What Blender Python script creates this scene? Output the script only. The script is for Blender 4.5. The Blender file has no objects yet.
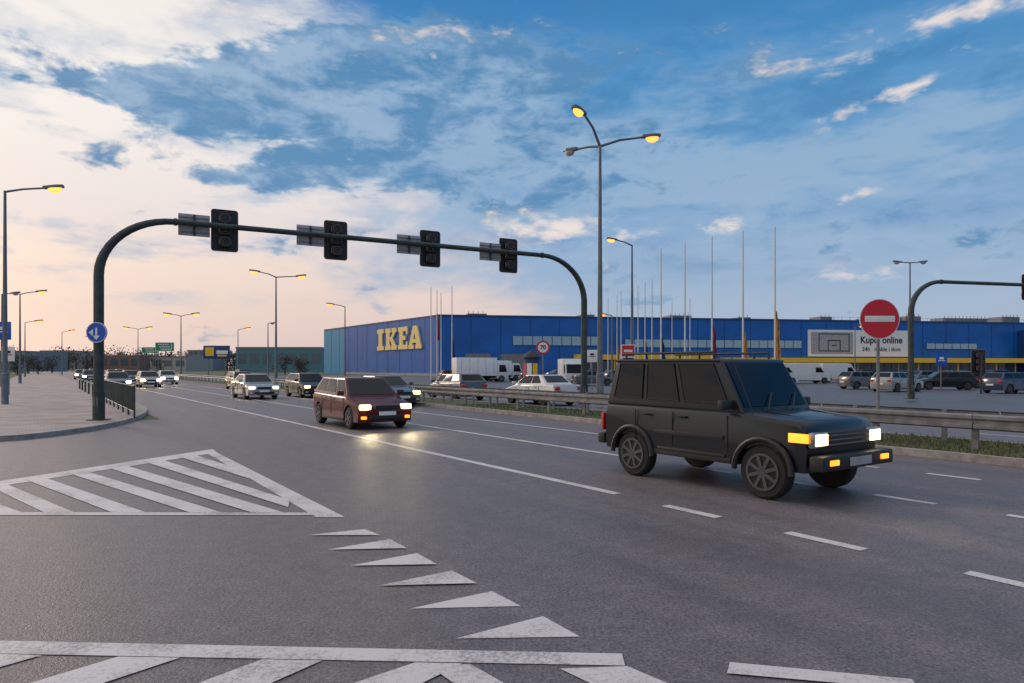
import bpy, bmesh, math, random
from mathutils import Vector, Matrix
random.seed(7)
scene=bpy.context.scene
rad=math.radians
H=1.8; F=683.0; HY=367.0
D=Vector((-0.5685,0.8227,0)); N=Vector((0.8227,0.5685,0))
def R(s,t,z=0.0): 
    v=D*s+N*t; v.z=z; return v
def sv(u,v,z=0.0):           # ground point unprojected from image pixel coordinates
    Y=F*(H-z)/(v-HY); return Vector(((u-512)/F*Y,Y,z))
def br(u,Y,z=0.0): return Vector(((u-512)/F*Y,Y,z))
# ------------------------------------------------------------ materials
def newmat(name):
    m=bpy.data.materials.new(name); m.use_nodes=True
    nt=m.node_tree; b=nt.nodes['Principled BSDF']; return m,nt,b
def mat(name,col,rough=0.5,metal=0.0,var=0.12,scale=3.0,coat=0.0,emit=None,es=0,bump=0.0,ior=1.5):
    m,nt,b=newmat(name)
    n=nt.nodes.new('ShaderNodeTexNoise'); n.inputs['Scale'].default_value=scale; n.inputs['Detail'].default_value=2
    g=nt.nodes.new('ShaderNodeNewGeometry'); nt.links.new(g.outputs['Position'],n.inputs['Vector'])
    r=nt.nodes.new('ShaderNodeValToRGB')
    c=Vector(col)
    r.color_ramp.elements[0].position=.3; r.color_ramp.elements[1].position=.7
    r.color_ramp.elements[0].color=(*(c*(1-var)),1); r.color_ramp.elements[1].color=(*(c*(1+var)),1)
    nt.links.new(n.outputs['Fac'],r.inputs['Fac']); nt.links.new(r.outputs['Color'],b.inputs['Base Color'])
    b.inputs['Roughness'].default_value=rough; b.inputs['Metallic'].default_value=metal; b.inputs['IOR'].default_value=ior
    b.inputs['Coat Weight'].default_value=coat; b.inputs['Coat Roughness'].default_value=.05
    if emit: b.inputs['Emission Color'].default_value=(*emit,1); b.inputs['Emission Strength'].default_value=es
    if bump:
        bp=nt.nodes.new('ShaderNodeBump'); bp.inputs['Strength'].default_value=bump; bp.inputs['Distance'].default_value=.02
        nt.links.new(n.outputs['Fac'],bp.inputs['Height']); nt.links.new(bp.outputs['Normal'],b.inputs['Normal'])
    return m
def asphalt_nodes(nt,base,base2):
    L=nt.links
    g=nt.nodes.new('ShaderNodeNewGeometry')
    def dot(v):
        d=nt.nodes.new('ShaderNodeVectorMath'); d.operation='DOT_PRODUCT'; L.new(g.outputs['Position'],d.inputs[0]); d.inputs[1].default_value=v; return d.outputs['Value']
    def mul(a,k):
        d=nt.nodes.new('ShaderNodeMath'); d.operation='MULTIPLY'; L.new(a,d.inputs[0]); d.inputs[1].default_value=k; return d.outputs[0]
    s=dot(D); t=dot(N)
    cb=nt.nodes.new('ShaderNodeCombineXYZ'); L.new(mul(s,.05),cb.inputs[0]); L.new(mul(t,1.0),cb.inputs[1])
    def noise(sc,det,vec,rough=.55):
        n=nt.nodes.new('ShaderNodeTexNoise'); n.inputs['Scale'].default_value=sc; n.inputs['Detail'].default_value=det; n.inputs['Roughness'].default_value=rough; L.new(vec,n.inputs['Vector']); return n.outputs['Fac']
    streak=noise(1.0,3,cb.outputs[0]); patch=noise(.35,4,g.outputs['Position'],.65); fine=noise(42,2,g.outputs['Position'],.85); mid=noise(4,4,g.outputs['Position'],.8)
    def ramp(f,a,b,ca,cb_):
        r=nt.nodes.new('ShaderNodeMapRange'); r.inputs['From Min'].default_value=a; r.inputs['From Max'].default_value=b; r.inputs['To Min'].default_value=ca; r.inputs['To Max'].default_value=cb_; L.new(f,r.inputs['Value']); return r.outputs['Result']
    v1=ramp(streak,.3,.7,.74,1.2); v2=ramp(patch,.3,.7,.84,1.14); v3=ramp(fine,.3,.7,.45,1.55); v4=ramp(mid,.3,.7,.8,1.2)
    def mm(a,b):
        d=nt.nodes.new('ShaderNodeMath'); d.operation='MULTIPLY'; L.new(a,d.inputs[0]); L.new(b,d.inputs[1]); return d.outputs[0]
    v=mm(mm(v1,v2),mm(v3,v4))
    mx=nt.nodes.new('ShaderNodeMix'); mx.data_type='RGBA'; L.new(ramp(patch,.35,.65,0,1),mx.inputs['Factor']); mx.inputs['A'].default_value=(*base,1); mx.inputs['B'].default_value=(*base2,1)
    sc=nt.nodes.new('ShaderNodeVectorMath'); sc.operation='SCALE'; L.new(mx.outputs['Result'],sc.inputs[0]); L.new(v,sc.inputs['Scale'])
    return sc.outputs[0],fine,mid,streak,L
def asphalt(name,base,base2):
    m,nt,b=newmat(name)
    c,fine,mid,streak,L=asphalt_nodes(nt,base,base2)
    L.new(c,b.inputs['Base Color'])
    mr=nt.nodes.new('ShaderNodeMapRange'); L.new(streak,mr.inputs['Value']); mr.inputs['From Min'].default_value=.3; mr.inputs['From Max'].default_value=.7; mr.inputs['To Min'].default_value=.42; mr.inputs['To Max'].default_value=.66; L.new(mr.outputs[0],b.inputs['Roughness'])
    bp=nt.nodes.new('ShaderNodeBump'); bp.inputs['Strength'].default_value=.5; bp.inputs['Distance'].default_value=.015; L.new(fine,bp.inputs['Height']); L.new(bp.outputs[0],b.inputs['Normal'])
    return m
def roadpaint(name):
    m,nt,b=newmat(name); L=nt.links
    g=nt.nodes.new('ShaderNodeNewGeometry')
    def nz(sc,det,ro):
        n=nt.nodes.new('ShaderNodeTexNoise'); n.inputs['Scale'].default_value=sc; n.inputs['Detail'].default_value=det; n.inputs['Roughness'].default_value=ro; L.new(g.outputs['Position'],n.inputs['Vector']); return n.outputs['Fac']
    a=nz(34,4,.8); c_=nz(1.3,4,.6)
    ad=nt.nodes.new('ShaderNodeMath'); ad.operation='MULTIPLY_ADD'; L.new(a,ad.inputs[0]); ad.inputs[1].default_value=.55; 
    m2=nt.nodes.new('ShaderNodeMath'); m2.operation='MULTIPLY'; L.new(c_,m2.inputs[0]); m2.inputs[1].default_value=.45; L.new(m2.outputs[0],ad.inputs[2])
    r=nt.nodes.new('ShaderNodeMapRange'); r.inputs['From Min'].default_value=.38; r.inputs['From Max'].default_value=.51; r.inputs['To Min'].default_value=.25; r.inputs['To Max'].default_value=.95; L.new(ad.outputs[0],r.inputs['Value'])
    mx=nt.nodes.new('ShaderNodeMix'); mx.data_type='RGBA'; L.new(r.outputs[0],mx.inputs['Factor']); mx.inputs['A'].default_value=(.16,.14,.14,1); mx.inputs['B'].default_value=(.66,.60,.58,1)
    L.new(mx.outputs['Result'],b.inputs['Base Color']); b.inputs['Roughness'].default_value=.6
    return m
def pavers(name):
    m,nt,b=newmat(name); L=nt.links
    g=nt.nodes.new('ShaderNodeNewGeometry'); mp=nt.nodes.new('ShaderNodeMapping'); mp.inputs['Rotation'].default_value=(0,0,rad(-34.6)); L.new(g.outputs['Position'],mp.inputs['Vector'])
    br_=nt.nodes.new('ShaderNodeTexBrick'); br_.inputs['Scale'].default_value=3; br_.inputs['Color1'].default_value=(.36,.28,.26,1); br_.inputs['Color2'].default_value=(.39,.31,.285,1); br_.inputs['Mortar'].default_value=(.27,.22,.20,1); br_.inputs['Mortar Size'].default_value=.02
    L.new(mp.outputs[0],br_.inputs['Vector'])
    n=nt.nodes.new('ShaderNodeTexNoise'); n.inputs['Scale'].default_value=.8; n.inputs['Detail'].default_value=5; L.new(g.outputs['Position'],n.inputs['Vector'])
    mr=nt.nodes.new('ShaderNodeMapRange'); L.new(n.outputs['Fac'],mr.inputs['Value']); mr.inputs['From Min'].default_value=.3; mr.inputs['From Max'].default_value=.7; mr.inputs['To Min'].default_value=.66; mr.inputs['To Max'].default_value=1.15
    sc=nt.nodes.new('ShaderNodeVectorMath'); sc.operation='SCALE'; L.new(br_.outputs['Color'],sc.inputs[0]); L.new(mr.outputs[0],sc.inputs['Scale']); L.new(sc.outputs[0],b.inputs['Base Color']); b.inputs['Roughness'].default_value=.8
    return m
ASP=asphalt('asphalt',(.160,.131,.132),(.125,.110,.115)); ASP2=asphalt('asphalt_lot',(.115,.105,.11),(.095,.095,.105)); PAINT=roadpaint('road_paint'); PAV=pavers('pavers')
KERB=mat('kerb_concrete',(.32,.285,.27),.85,scale=5,var=.25,bump=.3)
GRASS=mat('grass',(.085,.10,.045),.95,scale=9,var=.5,bump=1)
STEEL=mat('galvanised_steel',(.24,.235,.235),.5,.6,scale=4,var=.25)
STEELD=mat('dark_green_steel',(.040,.052,.048),.45,.2,scale=4,var=.3)
LAMPP=mat('lamp_pole_steel',(.15,.17,.19),.5,.4)
BLK=mat('black_plastic',(.014,.014,.016),.5)
GREYP=mat('grey_sign_back',(.20,.20,.20),.55,.2,var=.2)
PLATE=mat('aluminium_plate',(.36,.35,.35),.6,.1,var=.15)
WHT=mat('white_paint',(.75,.75,.74),.45,var=.05)
CREAMP=mat('cream_pole_paint',(.62,.60,.56),.45,var=.05)
RED=mat('sign_red',(.58,.012,.025),.4,var=.05)
SBLUE=mat('sign_blue',(.01,.09,.45),.4,var=.05)
SGREEN=mat('sign_green',(.01,.22,.10),.4,var=.05)
YEL=mat('yellow_paint',(.88,.50,.02),.5,var=.05)
CLET=mat('letter_yellow',(.90,.66,.24),.5,var=.04)
BLUE=mat('blue_cladding',(.004,.105,.40),.5,scale=.25,var=.15)
BLUE2=mat('light_blue_cladding',(.012,.22,.43),.5,scale=.25,var=.1)
BLUED=mat('dark_blue_trim',(.006,.045,.17),.5)
GLASSB=mat('window_glass_dark',(.08,.11,.14),.1,.0)
GLASSL=mat('window_glass_pale',(.28,.42,.52),.15,.0)
CONC=mat('concrete',(.32,.32,.32),.85,scale=1,var=.2)
GLASS=mat('car_glass',(.006,.008,.010),.03,0,var=.05,ior=1.36)
RUB=mat('tyre_rubber',(.014,.014,.014),.8)
RIM=mat('alloy_rim',(.15,.15,.16),.35,.8)
DARK=mat('dark_underbody',(.008,.008,.008),.8)
CHR=mat('chrome',(.4,.4,.4),.2,1)
HEAD=mat('headlight_lit',(1,1,.9),.2,emit=(1,.74,.34),es=5)
HEADF=mat('headlight_main_beam',(1,1,.9),.2,emit=(1,.70,.32),es=40)
HEADOFF=mat('headlight_lens',(.5,.52,.55),.08,.3,coat=1)
AMB=mat('amber_light_lit',(1,.5,.05),.3,emit=(1,.30,.02),es=2.0)
SOD=mat('sodium_lamp_lit',(1,.6,.2),.3,emit=(1,.27,.035),es=2.8)
TAIL=mat('tail_light',(.5,.01,.01),.25,coat=1)
def paint(n,c,metal=0,coat=.8): return mat(n,c,.35,metal,var=.03,coat=coat)
PB=paint('car_paint_black',(.004,.007,.010),coat=.35); PR=paint('car_paint_maroon',(.085,.003,.006),coat=.35); PS=paint('car_paint_silver',(.30,.30,.29),.4); PG=paint('car_paint_grey',(.07,.08,.09)); PW=paint('car_paint_white',(.62,.62,.62),0); PN=paint('car_paint_navy',(.012,.025,.07))
PB.node_tree.nodes['Principled BSDF'].inputs['IOR'].default_value=1.38; PR.node_tree.nodes['Principled BSDF'].inputs['IOR'].default_value=1.38
# ------------------------------------------------------------ mesh builder
class B:
    def __init__(s,name): s.name=name; s.v=[]; s.f=[]; s.mi=[]; s.mats=[]; s.M=Matrix.Identity(4)
    def idx(s,m):
        if m not in s.mats: s.mats.append(m)
        return s.mats.index(m)
    def add(s,vs,fs,m,bevel=0,seg=2):
        vs=[Vector(v) for v in vs]
        if bevel>0:
            bm=bmesh.new(); bv=[bm.verts.new(v) for v in vs]
            for f in fs: bm.faces.new([bv[i] for i in f])
            bmesh.ops.bevel(bm,geom=bm.edges[:],offset=bevel,segments=seg,affect='EDGES',profile=.6)
            bm.verts.index_update(); vs=[v.co.copy() for v in bm.verts]; fs=[[v.index for v in f.verts] for f in bm.faces]; bm.free()
        o=len(s.v); k=s.idx(m)
        s.v+= [s.M@v for v in vs]; s.f+=[[i+o for i in f] for f in fs]; s.mi+=[k]*len(fs)
    def box(s,c,sz,m,rz=0,bevel=0,ry=0,rx=0):
        x,y,z=[a/2 for a in sz]
        Rm=Matrix.Translation(Vector(c))@Matrix.Rotation(rz,4,'Z')@Matrix.Rotation(ry,4,'Y')@Matrix.Rotation(rx,4,'X')
        vs=[Rm@Vector(p) for p in [(-x,-y,-z),(x,-y,-z),(x,y,-z),(-x,y,-z),(-x,-y,z),(x,-y,z),(x,y,z),(-x,y,z)]]
        s.add(vs,[(0,3,2,1),(4,5,6,7),(0,1,5,4),(1,2,6,5),(2,3,7,6),(3,0,4,7)],m,bevel)
    def tube(s,pts,rs,m,n=12,caps=True):
        pts=[Vector(p) for p in pts]
        if not hasattr(rs,'__len__'): rs=[rs]*len(pts)
        vs=[];fs=[]; prev=None
        for i,p in enumerate(pts):
            a=pts[max(i-1,0)]; b=pts[min(i+1,len(pts)-1)]; d=(b-a).normalized()
            if prev is None: u=d.orthogonal().normalized()
            else: u=(prev-d*prev.dot(d)).normalized()
            prev=u; w=d.cross(u)
            for k in range(n):
                th=2*math.pi*k/n; vs.append(p+(u*math.cos(th)+w*math.sin(th))*rs[i])
        for i in range(len(pts)-1):
            for k in range(n):
                a=i*n+k; b=i*n+(k+1)%n; fs.append((a,b,b+n,a+n))
        if caps: fs.append(tuple(range(n))[::-1]); fs.append(tuple(range((len(pts)-1)*n,len(pts)*n)))
        s.add(vs,fs,m)
    def prism(s,poly,off,m,bevel=0):
        poly=[Vector(p) for p in poly]; off=Vector(off); n=len(poly)
        s.add(poly+[p+off for p in poly],[tuple(range(n))[::-1],tuple(range(n,2*n))]+[(i,(i+1)%n,(i+1)%n+n,i+n) for i in range(n)],m,bevel)
    def poly(s,pts,m): s.add(pts,[tuple(range(len(pts)))],m)
    def patch(s,A,Bq,C,Dq,u0,u1,v0,v1,off,m,nu=1):
        A,Bq,C,Dq=map(Vector,(A,Bq,C,Dq)); nr=(Bq-A).cross(Dq-A).normalized()*off
        g=lambda u,v:(A*(1-u)+Bq*u)*(1-v)+(Dq*(1-u)+C*u)*v+nr
        s.poly([g(u0,v0),g(u1,v0),g(u1,v1),g(u0,v1)],m)
    def done(s,smooth=True,M=None):
        me=bpy.data.meshes.new(s.name); me.from_pydata([tuple(v) for v in s.v],[],s.f)
        for m in s.mats: me.materials.append(m)
        me.polygons.foreach_set('material_index',s.mi)
        if smooth:
            me.polygons.foreach_set('use_smooth',[True]*len(me.polygons)); me.set_sharp_from_angle(angle=rad(32))
        me.update()
        ob=bpy.data.objects.new(s.name,me); scene.collection.objects.link(ob)
        if M is not None: ob.matrix_world=M
        return ob
def TM(p,rz=0): return Matrix.Translation(Vector(p))@Matrix.Rotation(rz,4,'Z')
def inst(ob,p,rz=0):
    o=bpy.data.objects.new(ob.name.split('.')[0],ob.data); scene.collection.objects.link(o); o.matrix_world=TM(p,rz); return o
# ------------------------------------------------------------ ground
g=B('ground'); g.poly([(-3000,-500,-.004),(3000,-500,-.004),(3000,4000,-.004),(-3000,4000,-.004)],GRASS); g.done(False)
rd=B('road')
rd.poly([R(-60,-90,.004),R(-60,14.45,.004),R(500,14.45,.004),R(500,3.4,.004),R(26,3.4,.004),R(26,-90,.004)],ASP)
rd.poly([R(-60,17.6,.004),R(-60,27,.004),R(500,27,.004),R(500,17.6,.004)],ASP); rd.done(False)
pk=B('car_park_ground'); pk.poly([R(-60,31,.004),R(-60,260,.004),R(140,260,.004),R(140,31,.004)],ASP2); pk.done(False)
md=B('median_strip'); md.prism([R(-60,14.6,0),R(-60,17.45,0),R(500,17.45,0),R(500,14.6,0)],(0,0,.13),GRASS)
for t in (14.45,17.45): md.prism([R(-60,t,0),R(-60,t+.15,0),R(500,t+.15,0),R(500,t,0)],(0,0,.15),KERB)
md.done(False)
kr=[Vector((-70,-22,0)),Vector((-22,12.2,0)),Vector((-16.5,15.1,0))]+[sv(u,v) for u,v in [(0,442),(45,437.5),(90,431.5),(122,425),(140,419.5),(148,414),(146,409.5),(134,404)]]+[R(45,3.25),R(500,3.25)]
def chaikin(p):
    q=[p[0]]
    for a,b in zip(p[:-1],p[1:]): q+= [a*.75+b*.25,a*.25+b*.75]
    return q+[p[-1]]
kr=chaikin(chaikin(kr))
sw=B('pavement')
def offs(p,d):
    out=[]
    for i in range(len(p)):
        a=p[max(0,i-1)];b=p[min(len(p)-1,i+1)]; t=(b-a).normalized(); out.append(p[i]+Vector((-t.y,t.x,0))*d)
    return out
inn=offs(kr,.15)
for i in range(len(kr)-1):
    sw.prism([kr[i],kr[i+1],inn[i+1],inn[i]],(0,0,.13),KERB)
sw.prism(inn+[R(500,-3.5),R(30,-3.5),R(30,-80)],(0,0,.12),PAV)
sw.done(False)
sw2=B('pavement'); sw2.prism([R(-60,27.15),R(-60,29.5),R(300,29.5),R(300,27.15)],(0,0,.12),PAV)
sw2.prism([R(-60,27),R(-60,27.15),R(300,27.15),R(300,27)],(0,0,.13),KERB); sw2.done(False)
# ------------------------------------------------------------ markings
mk=B('road_markings'); Z=.008
def strip(t,s0,s1,w=.14): mk.poly([R(s0,t-w/2,Z),R(s0,t+w/2,Z),R(s1,t+w/2,Z),R(s1,t-w/2,Z)],PAINT)
strip(6.72,7.1,95,.16)
for i in range(8): strip(6.66,6.15-i*1.75-.85,6.15-i*1.75,.15)
for i in range(12): strip(6.72,100+i*12,106+i*12)
strip(9.65,9.6,80,.13)
for i in range(8): strip(9.65,8.2-i*1.6-.8,8.2-i*1.6,.13)
strip(12.3,11.5,70,.13)
for i in range(8): strip(12.3,10.3-i*1.6-.8,10.3-i*1.6,.13)
for i in range(14): strip(9.65,86+i*12,92+i*12); strip(12.3,76+i*12,82+i*12)
for i in range(30): strip(20.8,-20+i*8,-16+i*8); strip(23.9,-20+i*8,-16+i*8)
layer=[0]
def q(*pts,z=None):
    zz=Z+.0007*layer[0] if z is None else z
    layer[0]=(layer[0]+1)%14
    mk.poly([sv(u,v,zz) for u,v in pts],PAINT)
q((-90,494.5),(213,449),(217,452.5),(-90,500))
q((208,453.8),(217,452.6),(345,517),(316,517))
q((-200,515),(316,515),(312.5,512.6),(-200,512.0))
for a in [(( -60,492.5),(-44,490),(22,512.1),(-6,512.1)),((-14,484.6),(2,482.2),(74,512.2),(44,512.2)),((24,478.8),(41,476.2),(146,512.3),(112,512.3)),((66,472.3),(82,469.9),(222,512.4),(190,512.4)),((104,466.5),(121,464),(284,512.5),(252,512.5)),((142,460.8),(158,458.4),(290,500),(288,507)),((176,455.6),(191,453.6),(244,470.5),(249,478.3))]:
    q(*a)
for a in [((308,535),(365,529),(380,535)),((328,549.5),(390,539),(407,548)),((350,565.5),(417,553),(437,564)),((378,585.5),(452,570.5),(477,583)),((410,608.5),(492,591),(521,606)),((455,638.5),(543,616),(580,636.5))]: q(*a)
q((-120,638),(622,653.5),(625,665.5),(-120,651.2))
q((560,668.5),(627,666),(720,705),(650,712))
for a in [((-60,668),(-10,653.5),(42,655),(-18,672)),((30,683),(118,656.5),(180,657.5),(100,684),),((190,686),(262,659.2),(322,660.3),(262,687)),((345,686),(415,662.3),(462,663.2),(412,688)),((430,666),(470,663.8),(520,692),(470,695))]: q(*a)
q((730,662),(912,679),(920,690),(727,673))
mk.done(False)
# ------------------------------------------------------------ vehicles
def car(name,M,p,L=4.1,W=1.72,Ht=1.45,r=.31,kind='hatch',lit=True,amber=False,far=False):
    b=B(name); hl=L/2; hw=W/2
    if kind=='hatch': top=[(hl-.02,.5),(hl-.06,.66),(hl-.28,.76),(hl-1.0,.93),(-hl+.1,1.0),(-hl+.02,.85),(-hl,.55)]; zb=.22; gh=(hl-.95,.9,hl-1.65,-hl+.5,-hl+.12,.99); ax=(hl-.78,-hl+.72)
    if kind=='sedan': top=[(hl-.02,.5),(hl-.06,.66),(hl-.3,.74),(hl-1.15,.92),(-hl+.95,1.0),(-hl+.08,.98),(-hl+.01,.85),(-hl,.55)]; zb=.22; gh=(hl-1.1,.9,hl-1.85,-hl+1.35,-hl+.7,.98); ax=(hl-.85,-hl+.9)
    if kind=='suv': top=[(hl-.05,.62),(hl-.06,.92),(hl-.12,1.03),(hl-.2,1.08),(hl-1.15,1.16),(-hl+.08,1.18),(-hl+.02,1.0),(-hl+.02,.6)]; zb=.42; gh=(hl-1.05,1.13,hl-1.52,-hl+.26,-hl+.08,1.16); ax=(hl-.72,-hl+.76)
    if kind=='van': top=[(hl-.02,.5),(hl-.05,.85),(hl-.2,1.05),(hl-.75,1.25),(hl-1.4,Ht-.06),(hl-1.8,Ht),(-hl+.1,Ht),(-hl+.02,Ht-.08),(-hl,.5)]; zb=.28; gh=None; ax=(hl-.85,-hl+.95)
    ra=r+.06
    bot=[(-hl+.05,zb)]
    for a in (ax[1],ax[0]):
        th0=math.asin(max(-1,min(1,(zb-r)/ra)))
        for k in range(11):
            th=math.pi-th0-(math.pi-2*th0)*k/10
            bot.append((a+ra*math.cos(th),r+ra*math.sin(th)))
    bot.append((hl-.08,zb))
    prof=bot+top; n=len(prof)
    ys=[-1,-.97,-.93,-.6,0,.6,.93,.97,1]; vs=[]
    for yf in ys:
        for (x,z) in prof:
            e=(abs(x)/hl)**5; zz=z-((.06 if abs(yf)==1 else .02 if abs(yf)==.97 else 0) if z>.7 else 0)+(.015 if abs(yf)<.7 and z>.75 else 0)
            xx=x-math.copysign(1,x)*(.13 if kind!='suv' else .05)*yf*yf*e
            vs.append((xx,yf*hw*(1-.06*e),zz))
    fs=[]
    for j in range(len(ys)-1):
        for i in range(n):
            a=j*n+i; c=j*n+(i+1)%n; fs.append((a,c,c+n,a+n))
    fs.append(tuple(range(n))[::-1]); fs.append(tuple(range((len(ys)-1)*n,len(ys)*n)))
    b.add(vs,fs,p)
    b.box((0,0,zb+.22),(L-.5,W-.5,.4),DARK)
    if gh:
        x0,z0,x1,x2,x3,z3=gh; wb=hw-.05; wt=hw-(.24 if kind!='suv' else .13); zt=Ht
        bl=[(x0,-wb,z0),(x0,wb,z0),(x3,wb,z3),(x3,-wb,z3)]; tl=[(x1,-wt,zt-.03),(x1,wt,zt-.03),(x2,wt,zt-.02),(x2,-wt,zt-.02)]
        b.add(bl+tl,[(0,3,2,1),(4,5,6,7),(0,1,5,4),(1,2,6,5),(2,3,7,6),(3,0,4,7)],p,bevel=.045,seg=3)
        b.patch(bl[0],bl[1],tl[1],tl[0],.05,.95,.12,.92,.012,GLASS)
        b.patch(bl[2],bl[3],tl[3],tl[2],.08,.92,.2,.88,.012,GLASS)
        splits=[(.04,.30),(.335,.63),(.665,.94)] if kind!='suv' else [(.07,.37),(.41,.66),(.70,.94)]
        if kind=='sedan': splits=[(.05,.20),(.22,.52),(.55,.86)]
        for u0,u1 in splits:
            b.patch(bl[3],bl[0],tl[0],tl[3],1-u1,1-u0,.17,.9,.010,GLASS)
            b.patch(bl[1],bl[2],tl[2],tl[1],u0,u1,.17,.9,.010,GLASS)
        if kind=='suv':
            for sg,(q0,q1,q2,q3) in ((-1,(bl[3],bl[0],tl[0],tl[3])),(1,(bl[1],bl[2],tl[2],tl[1]))):
                for u0,u1 in splits:
                    if sg<0: u0,u1=1-u1,1-u0
                    g2=lambda u,v:(Vector(q0)*(1-u)+Vector(q1)*u)*(1-v)+(Vector(q3)*(1-u)+Vector(q2)*u)*v+Vector((0,sg*.014,0))
                    b.tube([g2(u0,.17),g2(u1,.17),g2(u1,.9),g2(u0,.9),g2(u0,.17)],.012,BLK,n=6)
                b.tube([Vector(tl[0 if sg<0 else 1])+Vector((0,sg*.02,-.03)),Vector(tl[3 if sg<0 else 2])+Vector((0,sg*.02,-.03))],.018,BLK,n=6)
            for yy in (-.35,.25): b.tube([(x0+.05,yy,z0+.05),(x0-.12,yy+.32,z0+.28)],.01,BLK,n=6)
            b.tube([(hl-.35,-.45,1.1),(x0+.1,-.5,1.17)],.008,DARK,n=5); b.tube([(hl-.35,.45,1.1),(x0+.1,.5,1.17)],.008,DARK,n=5)
            b.tube([(x0+.12,-hw+.1,1.15),(x0-.25,-hw+.1,1.95)],.006,BLK,n=5)
        mx=x0-.22; mz=z0+.13
    else:
        for sgn in (-1,1):
            b.prism([(hl-.95,sgn*(hw+.001),1.22),(hl-1.9,sgn*(hw+.001),1.22),(hl-1.9,sgn*(hw+.001),1.75),(hl-1.35,sgn*(hw+.001),1.75)],(0,sgn*.008,0),GLASS)
        A=Vector((hl-.75,-hw*.86,1.27));Bq=Vector((hl-.75,hw*.86,1.27));C=Vector((hl-1.4,hw*.82,Ht-.06));Dq=Vector((hl-1.4,-hw*.82,Ht-.06))
        b.patch(A,Bq,C,Dq,0,1,.06,.9,.03,GLASS)
        mx=hl-1.0; mz=1.35
    for sgn in (-1,1):
        b.box((mx,sgn*(hw+.09),mz),(.10,.2,.14),p if kind!='suv' else BLK,bevel=.03)
        for xx in ((mx-.02,mx-1.05,mx-1.85) if kind!='van' else (mx-.2,mx-1.2)):
            b.box((xx,sgn*hw*.999,zb+.42),(.012,.012,.52),DARK)
        b.box((0,sgn*(hw-.005),zb+.04),(L-2*ra-1.6,.03,.08),BLK,bevel=.008)
        for xx in (mx-.85,mx-1.6): b.box((xx,sgn*(hw+.008),zb+.62),(.17,.03,.03),CHR if kind=='sedan' else p,bevel=.008)
        if kind=='suv': b.box((-.05,sgn*(hw+.006),.78),(1.35,.025,.07),BLK,bevel=.008)
        for a in ax:
            y0=sgn*(hw-.22); y1=sgn*(hw-.005)
            b.tube([(a,y0,r),(a,y0+sgn*.03,r),(a,y1-sgn*.03,r),(a,y1,r)],[r-.03,r,r,r-.03],RUB,n=28)
            b.tube([(a,y1,r),(a,y1+sgn*.006,r)],[r*.68,r*.66],DARK,n=24)
            b.tube([(a,y1+sgn*.004,r),(a,y1+sgn*.014,r)],[r*.18,r*.14],RIM,n=12)
            ns=6 if kind!='suv' else 8
            for k in range(ns):
                th=k*2*math.pi/ns+.3; c=Vector((a+math.cos(th)*r*.38,y1+sgn*.009,r+math.sin(th)*r*.38))
                b.box(c,(r*.6,.012,r*.13),RIM,ry=-th)
            rg=[];fr=[]
            for k in range(24):
                th=2*math.pi*k/24
                for rr in (r*.60,r*.69): rg.append((a+math.cos(th)*rr,y1+sgn*.013,r+math.sin(th)*rr))
            for k in range(24):
                k2=(k+1)%24; fr.append((2*k,2*k+1,2*k2+1,2*k2))
            b.add(rg,fr,RIM)
    hm=(HEADF if far else HEAD) if lit else HEADOFF
    if kind=='suv':
        b.box((hl-.03,0,.84),(.06,W*.60,.2),BLK,bevel=.015)
        for k in range(3): b.box((hl+.004,0,.78+.06*k),(.012,W*.56,.018),CHR)
        b.box((hl+.05,0,.56),(.2,W*.98,.2),BLK,bevel=.04)
        b.box((hl+.16,0,.56),(.012,.52,.11),PLATE)
        for sgn in (-1,1):
            b.box((hl-.04,sgn*.67,.85),(.08,.34,.21),CHR,bevel=.03)
            b.box((hl-.005,sgn*.66,.85),(.03,.28,.15),hm,bevel=.012)
            b.box((hl+.14,sgn*.62,.57),(.05,.2,.07),AMB,bevel=.01)
            b.box((hl-.20,sgn*(hw-.03),.87),(.28,.03,.12),AMB,bevel=.008)
            b.tube([(hl-1.7,sgn*(hw-.22),Ht+.07),(-hl+.3,sgn*(hw-.22),Ht+.07)],.018,BLK,n=8)
            for xx in (hl-1.7,0,-hl+.4): b.tube([(xx,sgn*(hw-.22),Ht-.04),(xx,sgn*(hw-.22),Ht+.07)],.018,BLK,n=6)
            b.box((-hl-.02,sgn*(hw-.12),.85),(.05,.14,.3),TAIL,bevel=.01)
            for a in ax:
                pts=[(a+(ra+.02)*math.cos(th),sgn*(hw+.01),r+(ra+.02)*math.sin(th)) for th in [i*math.pi/12 for i in range(0,13)]]
                b.tube(pts,.04,BLK,n=8)
        b.box((-hl-.05,0,.56),(.16,W*.96,.18),BLK,bevel=.03)
        b.tube([(-hl,.0,1.0),(-hl-.2,0,1.0)],[.36,.36],RUB,n=24); b.tube([(-hl-.2,0,1.0),(-hl-.21,0,1.0)],[.24,.2],RIM,n=24)
        b.box((0,0,.52),(1.3,W+.04,.06),BLK,bevel=.02)
    else:
        zl=.64 if kind!='van' else .85
        b.box((hl-.02,0,zl),(.05,W*.42,.12),BLK,bevel=.012)
        b.box((hl-.015,0,.36),(.05,W*.6,.12),BLK,bevel=.012)
        b.box((hl+.012,0,.47),(.012,.52,.11),WHT)
        for sgn in (-1,1):
            b.box((hl-.12,sgn*(hw-.24),zl+.01),(.16,.32,.15),hm,bevel=.035,rz=-sgn*.22)
            b.box((hl-.11,sgn*(hw-.2),.35),(.1,.14,.08),HEADOFF if not amber else AMB,bevel=.015,rz=-sgn*.15)
            b.box((-hl+.06,sgn*(hw-.2),.82),(.1,.26,.16),TAIL,bevel=.02)
        b.box((-hl-.006,0,.6),(.012,.52,.11),WHT)
    ob=b.done(); ob.matrix_world=M
    return ob
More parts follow.
